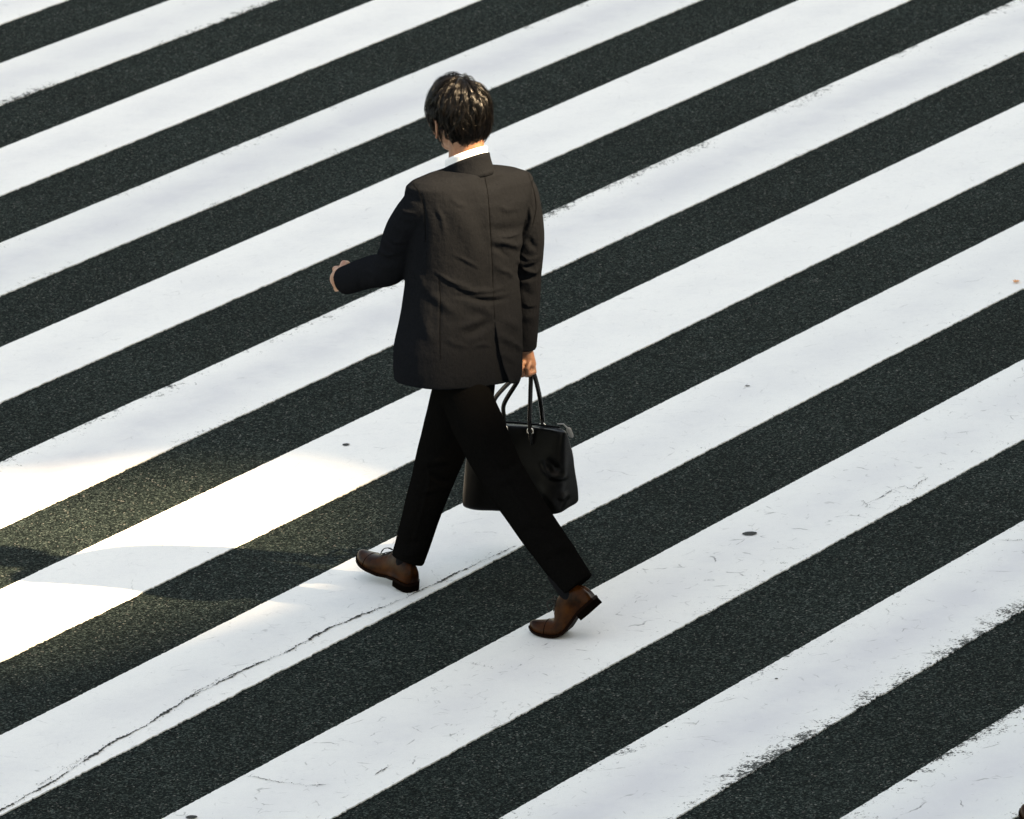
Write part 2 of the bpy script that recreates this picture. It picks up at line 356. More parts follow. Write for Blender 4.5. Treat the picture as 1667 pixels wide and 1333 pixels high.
def spot(u, v, w, hgt, seed, label=None):
    """a small round hole drilled through the paint, with a sunk dark bottom"""
    c = ground(u, v); r = random.Random(seed); n = 22; V = [(c.x, c.y, 0.0064)]
    for j in range(n):
        a = 6.2832 * j / n; k = 1 + r.uniform(-.06, .06); V.append((c.x + w / 2 * math.cos(a) * k, c.y + hgt / 2 * math.sin(a) * k, 0.0064))
    link('drill_hole', mesh('drill_hole', V, [(0, 1 + j, 1 + (j + 1) % n) for j in range(n)]), CRACKM, road, False)
spot(1220.5, 871, 0.050, 0.040, 1); spot(563.5, 726, 0.026, 0.026, 2); spot(1217, 630.5, 0.018, 0.012, 3); spot(312, 1333, 0.036, 0.030, 4); spot(1264, 1107.5, 0.010, 0.012, 5)

# fallen leaf at the right edge
LEAFM = simple('orange_leaf', (0.62, 0.26, 0.10), 0.6, None, 0.2)
c = ground(1655, 461.5); V = []; Fc = []
out = [(0, 1.0), (.25, .55), (.7, .6), (.45, .2), (.8, -.15), (.35, -.25), (.3, -.8), (0, -.55), (-.3, -.8), (-.35, -.25), (-.8, -.15), (-.45, .2), (-.7, .6), (-.25, .55)]
ca, sa = math.cos(2.2), math.sin(2.2)
for zz in (0.010, 0.0085):
    V.append((c.x, c.y, zz + 0.002))
    for x, y in out: V.append((c.x + 0.016 * (x * ca - y * sa), c.y + 0.022 * (x * sa + y * ca), zz + 0.006 * (x * x)))
n = len(out)
Fc = [(0, 1 + j, 1 + (j + 1) % n) for j in range(n)] + [(n + 1, n + 2 + (j + 1) % n, n + 2 + j) for j in range(n)] + [(1 + j, n + 2 + j, n + 2 + (j + 1) % n, 1 + (j + 1) % n) for j in range(n)]
leaf = link('fallen_leaf', mesh('blade', V, Fc), LEAFM, None, False, label='small orange fallen leaf lying on a white stripe at the right edge', category='leaf')

# ------------------------------------------------------------------ added unseen wall: shades the crossing, opening shaped for the sunlit patch
GA = SUN_AZ; hx = Vector((math.cos(GA), math.sin(GA), 0)); hy = Vector((-math.sin(GA), math.cos(GA), 0))
DIST = 30.0
SHADE_WALL = simple('shade_wall_concrete', (0.36, 0.35, 0.33), 0.8, (30, 0.3, 0.01), 0.1, 3)
def opening_point(p):                # carries a ground point along the sun's direction to the added wall's plane
    k = (DIST - p.dot(hx)) / SUN_V.dot(hx); q = p + SUN_V * k; return q.dot(hy), q.z
OPEN = [opening_point(ground(*p)) for p in ((-330, 815), (0, 788), (300, 748), (490, 795), (480, 880), (280, 975), (0, 1060), (-330, 1115))]  # opening shaped so the sun lands as a patch on the road
def wall_prism(name, poly, d0, d1, parent):
    V = [hx * d + hy * a + Vector((0, 0, z)) for d in (d0, d1) for a, z in poly]; n = len(poly)
    return link(name, mesh(name, V, [tuple(range(n)), tuple(range(2 * n - 1, n - 1, -1))] + [(j, n + j, n + (j + 1) % n, (j + 1) % n) for j in range(n)]), SHADE_WALL, parent, False)
sun_screen = bpy.data.objects.new('added_shade_wall', None); COL.objects.link(sun_screen)
sun_screen['label'] = 'added wall out of view that shades the crossing, its opening shaped to the sunlit patch'; sun_screen['category'] = 'shading wall'
zs = [z for a, z in OPEN]; as_ = [a for a, z in OPEN]; top = 62.0
il_, ir = as_.index(min(as_)), as_.index(max(as_))
n = len(OPEN); def_ = lambda i, j, s: [OPEN[(i + s * k) % n] for k in range(((j - i) * s) % n + 1)]
upA = def_(il_, ir, 1); dnA = def_(il_, ir, -1)
if sum(z for a, z in upA) / len(upA) < sum(z for a, z in dnA) / len(dnA): upA, dnA = dnA, upA
LO, HI = -42.0, 30.0
wall_prism('wall', [(LO, 0), (HI, 0), (HI, OPEN[ir][1])] + dnA[::-1] + [(LO, OPEN[il_][1])], DIST, DIST + 0.3, sun_screen)
wall_prism('wall', [(LO, OPEN[il_][1])] + upA + [(HI, OPEN[ir][1]), (HI, top), (LO, top)], DIST, DIST + 0.3, sun_screen)

# ------------------------------------------------------------------ the walking man
TH = math.radians(40.0)                                             # he faces this far to the left of straight away
RT, FW, UP = Vector((math.cos(TH), math.sin(TH), 0)), Vector((-math.sin(TH), math.cos(TH), 0)), Vector((0, 0, 1))
PXM = 525.0
person = bpy.data.objects.new('person', None); COL.objects.link(person)
person['label'] = 'man in charcoal suit and brown shoes striding over the zebra stripes, seen from behind'; person['category'] = 'person'

def torso_ring(uL, uR, v, b, tilt=0.0, y=0.0, n=48, ex=2.3, fwd=0.0):
    w = (uR - uL) / 2 / PXM; ax = math.sqrt(max(w * w - (b * FW.x) ** 2, 0.0004)); a = ax / RT.x
    C = at((uL + uR) / 2, v, y) + FW * fwd; A = RT * a + UP * (tilt * a); B = FW * b; r = []
    for j in range(n):
        q = 2 * math.pi * j / n; c_, s_ = math.cos(q), math.sin(q); k = (abs(c_) ** ex + abs(s_) ** ex) ** (-1 / ex)
        r.append(C + A * (c_ * k) + B * (s_ * k))
    return r

# joints (metres), limbs in mid stride
SHL, ELL, WRL = at(688, 330, -.12), at(637, 432, -.02), at(560, 457, .14)
SHR, ELR, WRR = at(847, 314, .14), at(855, 440, .19), at(852, 566, .21)
HPR, KNR, ANR = at(762, 602, .06), at(703, 782, .17), at(660, 922, .235)
HPL, KNL, ANL = at(738, 600, -.05), at(828, 795, -.20), at(940, 952, -.42)

# --- jacket
J = Geo()
rows = [  # left, right, centre v, half depth, tilt
 (642, 850, 615, .150, -.12), (640, 851, 594, .150, -.12), (641, 851, 560, .148, -.10), (648, 850, 524, .142, -.06), (654, 847, 488, .134, -.03), (659, 843, 452, .130, -.03),
 (659, 846, 416, .132, -.04), (657, 852, 380, .136, -.06), (657, 858, 350, .136, -.08), (658, 864, 326, .130, -.10), (659, 867, 308, .118, -.12), (661, 869, 297, .108, -.12), (671, 864, 288, .094, -.12), (696, 844, 279, .080, -.12), (727, 806, 273, .066, -.10)]
J.rings([torso_ring(a, b, v, d, t_) for a, b, v, d, t_ in rows])
curve_tube(J, [SHL + RT * .03, SHL, SHL.lerp(ELL, .45) + Vector((-.012, 0, 0)), ELL, ELL.lerp(WRL, .45), WRL], [.050, .060, .064, .060, .053, .046], ends=False)
curve_tube(J, [SHR - RT * .03, SHR, SHR.lerp(ELR, .5) + Vector((.012, 0, 0)), ELR, ELR.lerp(WRR, .5), WRR], [.052, .058, .058, .055, .050, .044], ends=False)
jm = remeshed(J, 'jacket', 0.0032, 12, 0.5)
P, N = verts(jm), norms(jm)
P = P + N * (0.0016 * vnoise(P, 22) + 0.0011 * vnoise(P, 48, 2))[:, None]
z2 = lambda L: [(520 + x / 3.25, 240 + y / 3.25) for x, y in L]
S_ = [
 # small creases
 (z2([(700, 560), (780, 600), (850, 640)]), 3.0, 0.0030),
 (z2([(610, 300), (650, 380), (660, 470)]), 4.0, 0.0040),
 (z2([(930, 300), (990, 330), (1060, 320)]), 5.0, 0.0030),
 (z2([(940, 470), (1000, 470), (1060, 455)]), 2.6, 0.0040),
 (z2([(700, 730), (760, 752), (840, 770)]), 2.4, 0.0040),
 (z2([(840, 800), (900, 806), (990, 790)]), 2.2, 0.0035),
 (z2([(600, 650), (680, 700), (760, 740)]), 3.0, 0.0040),
 (z2([(940, 640), (1000, 660), (1030, 700)]), 4.0, 0.0040),
 (z2([(800, 1060), (860, 1040), (920, 1050)]), 4.0, 0.0030),
 (z2([(660, 1010), (720, 1040), (800, 1060)]), 5.0, 0.0030),
 (z2([(940, 1080), (1000, 1110), (1050, 1150)]), 4.0, 0.0040),
 (z2([(1060, 560), (1100, 590), (1150, 580)]), 2.4, 0.0040),
 (z2([(1050, 600), (1080, 640), (1120, 650)]), 2.4, 0.0050),
 (z2([(1110, 300), (1120, 380), (1100, 450)]), 3.0, 0.0040),
 (z2([(1075, 820), (1110, 840), (1150, 830)]), 3.0, 0.0040),
 (z2([(420, 300), (450, 340), (520, 350)]), 3.0, 0.0040),
 (z2([(340, 450), (400, 500), (470, 500)]), 3.0, 0.0050),
 (z2([(300, 540), (360, 570), (430, 560)]), 3.0, 0.0050),
 (z2([(480, 620), (540, 700), (560, 800)]), 5.0, 0.0040),
 (z2([(690, 260), (730, 300), (790, 310)]), 4.0, 0.0030),
 # back seam, side seams
 (z2([(858, 90), (890, 240), (903, 400), (912, 560), (918, 720), (925, 905)]), 2.2, -.0020),
 (z2([(630, 640), (640, 800), (638, 960), (640, 1120)]), 2.2, -.0020),
 (z2([(500, 185), (545, 260), (560, 380), (562, 520), (530, 640)]), 2.4, -.0016),          # left armhole
 (z2([(1100, 130), (1135, 230), (1145, 330), (1120, 420), (1060, 520), (1030, 600)]), 2.4, -.002),   # right armhole
 # upper back
 (z2([(640, 200), (720, 330), (790, 470), (830, 600), (850, 700)]), 14, .0055),
 (z2([(760, 230), (830, 330), (870, 440), (890, 560)]), 11, -.0035),
 (z2([(820, 160), (900, 195), (980, 150), (1040, 120)]), 9, -.005),
 (z2([(880, 420), (960, 440), (1040, 430), (1100, 400)]), 8, -.006),
 (z2([(900, 495), (970, 500), (1040, 520), (1090, 480)]), 5.5, .0075),
 (z2([(900, 520), (960, 545), (1010, 590)]), 5, -.005),
 (z2([(900, 600), (960, 640), (1010, 700)]), 9, .004),
 # waist
 (z2([(640, 690), (730, 720), (820, 760), (900, 760), (1000, 735)]), 5, .0065),
 (z2([(760, 790), (850, 792), (930, 785), (1010, 770)]), 3.6, .0065),
 (z2([(690, 780), (780, 790), (900, 812), (1000, 800)]), 4.5, -.007),
 (z2([(560, 700), (600, 780), (680, 850), (760, 900)]), 8, .006),
 (z2([(770, 830), (860, 850), (930, 890)]), 7, .006),
 # drag lines round the vent
 (z2([(760, 1000), (830, 975), (920, 915)]), 6, -.008),
 (z2([(720, 960), (800, 930), (880, 890)]), 6, .006),
 (z2([(930, 985), (985, 1010), (1040, 1045), (1085, 1080)]), 5, .0075),
 (z2([(960, 900), (1010, 930), (1070, 960)]), 9, .006),
 (z2([(560, 880), (570, 960), (600, 1050)]), 8, .005),
 (z2([(480, 850), (470, 980), (460, 1120)]), 12, -.005),
 # right sleeve
 (z2([(1035, 590), (1080, 615), (1130, 600), (1160, 565)]), 4.5, .008),
 (z2([(1060, 625), (1100, 655), (1140, 660), (1165, 630)]), 4.0, .008),
 (z2([(1040, 660), (1085, 690), (1150, 690)]), 4.5, -.007),
 (z2([(1145, 370), (1110, 450), (1065, 540), (1040, 600)]), 6, .006),
 (z2([(1100, 470), (1130, 520), (1160, 540)]), 5, -.006),
 (z2([(1070, 740), (1110, 780), (1150, 790)]), 7, -.004),
 (z2([(1060, 880), (1100, 900), (1150, 890)]), 7, .003),
 # left sleeve
 (z2([(400, 350), (440, 400), (500, 420)]), 6, -.006), (z2([(330, 480), (400, 540), (450, 560)]), 6, .006), (z2([(290, 560), (350, 600), (430, 610)]), 6, -.006),
 (z2([(250, 620), (290, 680), (300, 740)]), 6, .005), (z2([(190, 640), (215, 700), (220, 760)]), 5, -.004)]
P = fold(P, N, S_)
# the vent: the right flap swings open over the left one
UV = pix(P); face = (N @ np.array(F0)) < 0.1
d, s, tp = polydist(UV, [(804.6, 516), (808, 545), (816, 590), (828, 640)])
yy = np.clip((UV[:, 1] - 516) / 90, 0, 1); bodyside = face & (UV[:, 0] < 858) & (UV[:, 1] > 512) & (P[:, 1] < .14)
rightof = (s < 0) & bodyside; leftof = (s > 0) & bodyside
D = np.zeros(len(P)); D[bodyside] = (-0.010 * yy ** .8 * np.exp(-(d / 12) ** 2))[bodyside]
P = P + N * D[:, None]
put(jm, P); jacket = link('jacket', jm, SUIT, person)
SEAM = simple('suit_seam', (0.0035, 0.0035, 0.0035), 0.9, Specular_IOR_Level=0.0)

def shrink_strip(name, line, w, m, parent, host, lift=0.0012):
    """a thin strip of stitching laid on the host surface along a line of sight"""
    V = []; Fc = []; L = catmull([Vector((x, y, 0)) for x, y in line], 8)
    pts = []
    for q in L:
        d = (CR * ((q.x - PW / 2) / FPX) + CU * (-(q.y - PH / 2) / FPX) + F0).normalized()
        ok, loc, nor, _ = host.ray_cast(CAM, d)
        if ok: pts.append((loc + nor * lift, nor))
    for i, (p, nrm) in enumerate(pts):
        T = (pts[min(i + 1, len(pts) - 1)][0] - pts[max(i - 1, 0)][0]).normalized(); X = nrm.cross(T).normalized()
        V += [p + X * w / 2, p - X * w / 2]
    Fc = [(2 * i, 2 * i + 1, 2 * i + 3, 2 * i + 2) for i in range(len(pts) - 1)]
    return link(name, mesh(name, V, Fc), m, parent)
bpy.context.view_layer.update()
shrink_strip('back_seam', z2([(862, 95), (890, 240), (903, 400), (912, 560), (918, 720), (926, 905)]), .0016, SEAM, jacket, jacket)
shrink_strip('side_seam', z2([(632, 680), (640, 800), (638, 960), (640, 1120)]), .0016, SEAM, jacket, jacket)
shrink_strip('armhole_seam', z2([(1103, 135), (1135, 230), (1146, 320), (1128, 410)]), .0016, SEAM, jacket, jacket)
shrink_strip('armhole_seam', z2([(495, 190), (540, 260), (558, 380), (562, 500)]), .0016, SEAM, jacket, jacket)

VL = [(804.6, 516), (807, 540), (811, 570), (818, 598), (827, 626)]
V = []; Fc = []; rowsN, colsN = 26, 14
for i in range(rowsN):
    v = 517 + (623 - 517) * i / (rowsN - 1); ul = float(np.interp(v, [q[1] for q in VL], [q[0] for q in VL])); ur = 846.0
    for j in range(colsN):
        s_ = j / (colsN - 1); uu = ul + (ur - ul) * s_; vv = v + (3 * s_ - 1.5) * (i / (rowsN - 1)) ** 3
        d_ = (CR * ((uu - PW / 2) / FPX) + CU * (-(vv - PH / 2) / FPX) + F0).normalized(); ok, loc, nor, _ = jacket.ray_cast(CAM, d_)
        if not ok: ok, loc, nor, _ = jacket.ray_cast(CAM, (CR * ((uu - PW / 2) / FPX) + CU * (-(600 - PH / 2) / FPX) + F0).normalized()); loc = loc + (at(uu, vv, loc.y) - at(uu, 600, loc.y))
        y_ = i / (rowsN - 1); lift = -.0040 + .0055 * min(1, y_ * 5) * (1 - s_ ** 6) + .018 * y_ * (1 - s_) ** 1.3 - .003 * s_ + .004 * math.sin(y_ * 7 + s_ * 4) * y_ * (1 - s_)
        V.append(loc + Vector((.35, -.93, 0)) * lift)
Fc = [(i * colsN + j, (i + 1) * colsN + j, (i + 1) * colsN + j + 1, i * colsN + j + 1) for i in range(rowsN - 1) for j in range(colsN - 1)]
flap = link('vent_flap', mesh('vent_flap', V, Fc), SUIT, jacket)
md = flap.modifiers.new('t', 'SOLIDIFY'); md.thickness = .0025; md.offset = 0
# --- collars: bands that stand up at the nape and fall towards the chest
def band(name, C, a, b, h, flare, thick, m, parent, slope, n=72, gap=0.5, wob=0.0):
    """C back-top centre line; ring runs round the neck from one side of the throat to the other"""
    V = []; Fc = []; rows_ = []
    for j in range(n):
        q = gap + (2 * math.pi - 2 * gap) * j / (n - 1)              # 0 = front
        dirv = FW * math.cos(q) + RT * math.sin(q); back = (1 - math.cos(q)) / 2
        p = C + RT * (a * math.sin(q)) + FW * (b * math.cos(q)) + UP * (-slope * (1 - back))
        nrm = dirv; rr = []
        for k in range(7):
            t_ = k / 6.0; off = flare * (1 - t_) ** 1.6
            rr.append(p + nrm * off + UP * (-h * (1 - t_)))
        inner = [x - nrm * thick for x in rr[::-1]]
        rows_.append(rr + inner)
    g = Geo(); g.rings(rows_, cap=True); me = g.mesh(name); o = link(name, me, m, parent)
    return o
NC = at(759, 259, .0)
shirt = band('shirt', NC + UP * .050, .068, .068, .060, .008, .004, SHIRT, person, .060)
jc = band('jacket_collar', NC + UP *     .030, .076, .076, .070, .019, .004, SUIT, jacket, .072)
shrink_strip('collar_seam', z2([(650, 120), (720, 96), (800, 84), (870, 78), (912, 80)]), .0022, SEAM, jacket, jacket, .002)

# --- shoes
SHOES = []
def shoe(flex, pos, az, pitch, roll_=0.0, right=True):
    """x forward from the heel, z up; flex bends the back of the shoe up round the ball"""
    m = -1 if right else 1; XB = .195
    def bend(p):
        x, y, z = p
        if flex <= 0: return Vector((x, y, z))
        x1, x0 = XB, XB - .055
        if x >= x1: return Vector((x, y, z))
        Rr = .055 / flex; th = min((x1 - x), .055) / Rr
        cx, cz = x1, Rr                                               # bend round a centre above the ball
        q = Vector((cx - (Rr - z) * math.sin(th), y, cz - (Rr - z) * math.cos(th)))
        if x < x0: e_ = x0 - x; q += Vector((-math.cos(th) * e_, 0, math.sin(th) * e_))
        return q
    MX = Matrix.Translation(pos) @ Matrix.Rotation(az, 4, 'Z') @ Matrix.Rotation(roll_, 4, 'X') @ Matrix.Rotation(-pitch, 4, 'Y')
    tr = lambda p: MX @ (bend(p) - (Vector((XB, 0, 0)) if flex > 0 else Vector((0, 0, 0))))
    X = [0, .004, .015, .035, .06, .085, .11, .14, .17, .20, .225, .25, .27, .282, .288]
    Wd = [.014, .022, .030, .0335, .033, .031, .031, .036, .042, .045, .043, .036, .026, .015, .004]
    Hh = [.052, .064, .072, .077, .081, .085, .081, .068, .053, .043, .036, .031, .026, .020, .010]
    base = lambda x: .030 if x < .06 else (.030 - .019 * ((x - .06) / .09) if x < .15 else (.011 if x < .23 else .011 + .010 * ((x - .23) / .058) ** 2))
    cy = lambda x: m * .006 * math.sin(math.pi * min(1, x / .288)) * (1 if x > .1 else .3)
    up = Geo(); rs = []
    for x, w, h in zip(X, Wd, Hh):
        r = []
        for j in range(28):
            q = 2 * math.pi * j / 28; c_, s_ = math.cos(q), math.sin(q)
            if s_ >= 0:
                yy_ = w * math.copysign(abs(c_) ** .85, c_) * (1 - .42 * s_ ** 2 * (1 if x < .16 else .35)); zz_ = base(x) + h * s_ ** .9
            else: yy_ = w * .96 * c_; zz_ = base(x) + .003 * s_
            if x < .05: xx = x - .006 * math.sin(max(0, s_) * math.pi) + (.010 * max(0, s_) if x < .03 else 0)
            else: xx = x
            r.append(tr((xx, yy_ + cy(x), zz_)))
        rs.append(r)
    up.rings(rs); me = up.mesh('upper')
    root = bpy.data.objects.new('shoe', None); COL.objects.link(root); root.parent = person
    o = link('shoe', me, LEATHER, person); bpy.data.objects.remove(root)
    o.name = 'shoe'
    md = o.modifiers.new('s', 'SUBSURF'); md.levels = md.render_levels = 2
    # sole: a thin curved plate and a stacked heel
    def plate(name, xs, top, bot, grow, m_, par):
        g = Geo(); rs = []
        for x in xs:
            w = float(np.interp(x, X, Wd)) + grow; zt_, zb_ = top(x), bot(x); c0 = cy(x)
            rs.append([tr((x, c0 + a * w, z)) for a, z in ((-1, zt_), (-.5, zt_), (.5, zt_), (1, zt_), (1, zb_), (.5, zb_), (-.5, zb_), (-1, zb_))])
        g.rings(rs); return link(name, g.mesh(name), m_, par, False)
    xs = [-.002, .003, .012, .03, .05, .07, .09, .11, .13, .15, .17, .185, .2, .215, .23, .245, .26, .272, .282, .288, .290]
    sole = plate('sole', xs, lambda x: base(min(max(x, 0), .288)) + .001, lambda x: base(min(max(x, 0), .288)) - .008, .004, WELT, o)
    plate('heel', [-.001, .004, .014, .03, .05, .068, .072], lambda x: .0225, lambda x: .0, .003, SOLE, o)
    # seams and laces
    g = Geo()
    for xs_, z_ in ((.145, 0), (.185, 0), (.225, 0)):
        pass
    for k in range(4):
        x = .118 + .014 * k; h = float(np.interp(x, X, Hh)); b_ = base(x)
        g.tube([tr((x + .004, .015, b_ + h * .93)), tr((x, 0, b_ + h + .003)), tr((x - .004 + .004, -.015, b_ + h * .93))], [.0018] * 3, 6)
    x = .112; h = float(np.interp(x, X, Hh)); b_ = base(x)
    for s_ in (-1, 1):
        lp = [tr((x, 0, b_ + h + .003)), tr((x + .004, s_ * .016, b_ + h + .016)), tr((x + .012, s_ * .036, b_ + h + .014)), tr((x + .018, s_ * .040, b_ + h - .004)), tr((x + .012, s_ * .020, b_ + h - .002)), tr((x, 0, b_ + h + .002))]
        g.tube(catmull(lp, 4), .0014, 6)
        g.tube(catmull([tr((x, 0, b_ + h + .003)), tr((x + .018, s_ * .022, b_ + h + .012)), tr((x + .024, s_ * .040, b_ + h - .012))], 4), .0013, 6)
    link('lace', g.mesh('lace'), LACE, o)
    g = Geo()
    for xc, zs_ in ((.222, 1.0),):                                    # toe cap seam
        h = float(np.interp(xc, X, Hh)); w = float(np.interp(xc, X, Wd)); b_ = base(xc)
        g.tube([tr((xc, cy(xc) + w * math.cos(q) * (1 - .15 * math.sin(q) ** 2), b_ + (h + .0008) * math.sin(q) ** .9 if math.sin(q) > 0 else b_)) for q in [math.pi * (i + .3) / 14.6 for i in range(15)]], .0011, 6)
    link('toe_seam', g.mesh('toe_seam'), SOLE, o)
    SHOES.append(o)
    return tr((.062, 0, base(.062) + .075)), tr((.066, 0, base(.066) + .020))
G1 = ground(674, 965)
AR1, AR0 = shoe(0.0, Vector((G1.x, G1.y, .004)), math.radians(129), math.radians(10), 0, True)
G2 = ground(907, 1034)
AL1, AL0 = shoe(0.74, Vector((G2.x, G2.y, .004)), math.radians(156), 0.0, 0, False)
#print('ANK', pix(np.array([AR1])), AR1, pix(np.array([AL1])), AL1)
# --- trousers
T = Geo()
T.rings([torso_ring(a, b, v, d, t_) for a, b, v, d, t_ in [(706, 803, 650, .10, -.05), (700, 806, 620, .115, -.05), (694, 812, 585, .118, -.03), (692, 816, 550, .112, 0), (696, 816, 520, .10, 0)]])
LEGR = [HPR + UP * .02, at(733, 690, .12), KNR, at(681, 855, .6 * AR1.y + .4 * KNR.y), at(663, 912, AR1.y - .005)]
LEGL = [HPL + UP * .02, at(778, 690, -.13), at(818, 772, -.19), at(869, 852, .5 * AL1.y - .10), at(941, 953, AL1.y + .005)]
curve_tube(T, LEGR, [.092, .086, .070, .060, .055], n=24, seg=8, ends=False)
curve_tube(T, LEGL, [.076, .084, .073, .067, .057], n=24, seg=8, ends=False)
tm = remeshed(T, 'trousers', 0.0045, 8, 0.5)
P, N = verts(tm), norms(tm); P = P + N * (0.0022 * vnoise(P, 20, 3) + 0.0012 * vnoise(P, 45, 4))[:, None]
P = fold(P, N, [([(690, 700), (700, 780), (668, 905)], 3, .004), ([(770, 690), (835, 800), (925, 930)], 3, .004), ([(700, 770), (725, 785), (740, 778)], 5, -.007), ([(680, 760), (700, 752), (735, 750)], 6, .006), ([(675, 790), (690, 800), (720, 795)], 5, .006),
 ([(800, 790), (830, 780), (860, 790)], 6, .007), ([(800, 760), (825, 765), (850, 750)], 6, -.006), ([(845, 870), (870, 860), (905, 868)], 7, -.006), ([(880, 905), (915, 890), (940, 895)], 7, .006), ([(645, 880), (665, 886), (695, 880)], 6, -.006), ([(640, 898), (660, 905), (690, 898)], 5, .005)])
put(tm, P); trousers = link('trousers', tm, TROUSER, person)

for kn, a1, a0 in ((KNR, AR1, AR0), (KNL, AL1, AL0)):
    d_ = (kn - a1).normalized(); g = Geo(); g.tube([a0, a1, a1 + d_ * .06], [.022, .026, .032], 18); link('sock', g.mesh('sock'), SOCK, person)
# --- body: one continuous figure under the clothes
def hand(g, W, D, S, Nn, curl, spread=1.0, thumb_in=0.6, k=1.0):
    """W wrist, D along the palm, S towards the thumb, Nn out of the back of the hand"""
    D, S, Nn = D.normalized(), S.normalized(), Nn.normalized()
    palm = [W - D * .02, W + D * .012, W + D * .05, W + D * .088 * k]
    g.tube([palm[0], palm[1], palm[2], palm[3]], [.017, .021, .026, .017], 16, True, 1.45, S)
    for off, L, r, dc in ((.031, .95, .0098, 0), (.0105, 1.05, .0102, .05), (-.0105, 1.0, .0098, .1), (-.031, .8, .0088, .18)):
        p = W + D * (.088 - abs(off - .0105) * .18) * k + S * off; a = 0.25; pts = [p - D * .02, p]; rad = [r * .80, r * 1.22]
        for Lp, c_, rr in ((.043, curl[0], 1.0), (.027, curl[1], .95), (.021, curl[2], .88)):
            a += c_ + dc * .3
            p = p + (D * math.cos(a) - Nn * math.sin(a)) * Lp * L * k; pts.append(p); rad.append(r * rr)
        g.tube(pts, rad, 10)
    p0 = W + D * .022 + S * .026; p1 = p0 + (D * .62 + S * .5 - Nn * .45).normalized() * .042; p2 = p1 + (D * .7 - S * .1 - Nn * thumb_in).normalized() * .034; p3 = p2 + (D * .45 - S * .55 - Nn * thumb_in).normalized() * .026
    g.tube([p0, p1, p2, p3], [.0145, .0125, .0115, .0095], 10)

B = Geo()
HC = at(747, 182, .03)                                              # centre of the skull
RH, FH = Vector((math.cos(math.radians(34)), math.sin(math.radians(34)), 0)), Vector((-math.sin(math.radians(34)), math.cos(math.radians(34)), 0))
hF = (FH * math.cos(.16) - UP * math.sin(.16)).normalized(); hU = (UP * math.cos(.16) + FH * math.sin(.16)).normalized()
B.ell(HC, RH * .077, hF * .096, hU * .104)
B.ell(HC + hF * .030 - hU * .060, RH * .060, hF * .066, hU * .062)   # face
B.ell(HC + hF * .050 - hU * .100, RH * .042, hF * .045, hU * .026)   # jaw
B.tube([HC + hF * .088 + hU * .0, HC + hF * .103 - hU * .038], [.008, .014], 10)     # nose
B.ell(HC + hF * .088 - hU * .072, RH * .024, hF * .012, hU * .012)   # mouth
for s_ in (-1, 1):
    B.ell(HC + hF * .078 + RH * (s_ * .046) - hU * .030, RH * .020, hF * .018, hU * .014)   # cheek
    B.ell(HC + hF * .083 + RH * (s_ * .032) + hU * .014, RH * .022, hF * .010, hU * .007)   # brow
    E0 = HC - hU * .036 + hF * .006 + RH * (s_ * .083)                     # ear: rim, lobe and shell
    e = [E0 + hF * (.016 * math.cos(q) - .004 * math.sin(q)) + hU * (.031 * math.sin(q)) + RH * (s_ * (.010 - .006 * math.cos(q))) for q in [(-.6 + 5.0 * i / 12) for i in range(13)]]
    B.tube(e, [.0042] * 13, 8); B.ell(E0 + RH * (s_ * .002), RH * .006, hF * .015, hU * .028)
B.tube([HC - hF * .030 - hU * .060, NC + UP * .01, NC - UP * .06], [.058, .056, .060], 20)
B.rings([torso_ring(a + 14, b - 14, v, d - .025, t_) for a, b, v, d, t_ in rows[2:12]])
for a, e_, w, r in ((SHL, ELL, WRL, 1), (SHR, ELR, WRR, 1)): B.tube([a, e_, w], [.046, .038, .027], 14)
for h_, k_, a, a0 in ((LEGR[:4] + [LEGR[3].lerp(AR1, .6)], 0, AR1, AR0), (LEGL[:4] + [LEGL[3].lerp(AL1, .6)], 0, AL1, AL0)): B.tube(h_ + [a, a0], [.070, .060, .046, .034, .024, .026, .020], 14)
B.tube([at(752, 560, 0), at(752, 598, 0)], [.085, .085], 18)
DL = (WRL - ELL).normalized()
DH = Vector((-.42, .88, -.16)).normalized(); SH = (UP + Vector((.1, 0, 0)) - DH * DH.z).normalized(); NH = SH.cross(DH).normalized()
if NH.x > 0: NH = -NH
hand(B, WRL + Vector((.003, -.006, .003)), DH, SH, NH, (1.15, 1.45, .8), k=.9)
GRIP = at(856, 607, .215)
DR = (GRIP - WRR).normalized()
hand(B, WRR + Vector((.006, 0, -.004)), Vector((.02, 0, -1)), Vector((-.75, .66, 0)), Vector((.66, .75, 0)), (1.25, 1.5, .7), k=.9)
bm_ = remeshed(B, 'body', 0.0036, 1, 0.4); body = link('body', bm_, SKIN, person)
EYE = simple('eye_white', (0.6, 0.58, 0.55), 0.2); PUPIL = simple('dark_iris', (0.02, 0.012, 0.008), 0.15); LIP = simple('lips', (0.30, 0.11, 0.09), 0.5)
for s_ in (-1, 1):
    g = Geo(); c = HC + hF * .0835 + RH * (s_ * .031) - hU * .006; g.ell(c, RH * .0115, hF * .008, hU * .0065, 16, 10); ey = link('eye', g.mesh('eye'), EYE, person)
    g = Geo(); g.ell(c + hF * .0062, RH * .0042, hF * .0025, hU * .0042, 12, 8); link('iris', g.mesh('iris'), PUPIL, ey)
    g = Geo(); g.tube([HC + hF * .0905 + RH * (s_ * x) + hU * z for x, z in ((.016, .015), (.030, .019), (.046, .014))], [.003, .0032, .0015], 6); link('eyebrow', g.mesh('eyebrow'), SCALP, person)
g = Geo(); g.tube([HC + hF * h + RH * x - hU * z for x, z, h in ((-.022, .0735, .094), (0, .0700, .1005), (.022, .0735, .094))], [.002, .0042, .002], 8, True, 1.0); link('lips', g.mesh('lips'), LIP, person)

# ring on the left hand
g = Geo(); rc = pix(np.array([WRL]))[0]
KN = WRL + DL * .012 + DL * .082
gr = Geo(); ax_ = (DL * .5 + Vector((-.4, -.3, -.6))).normalized()

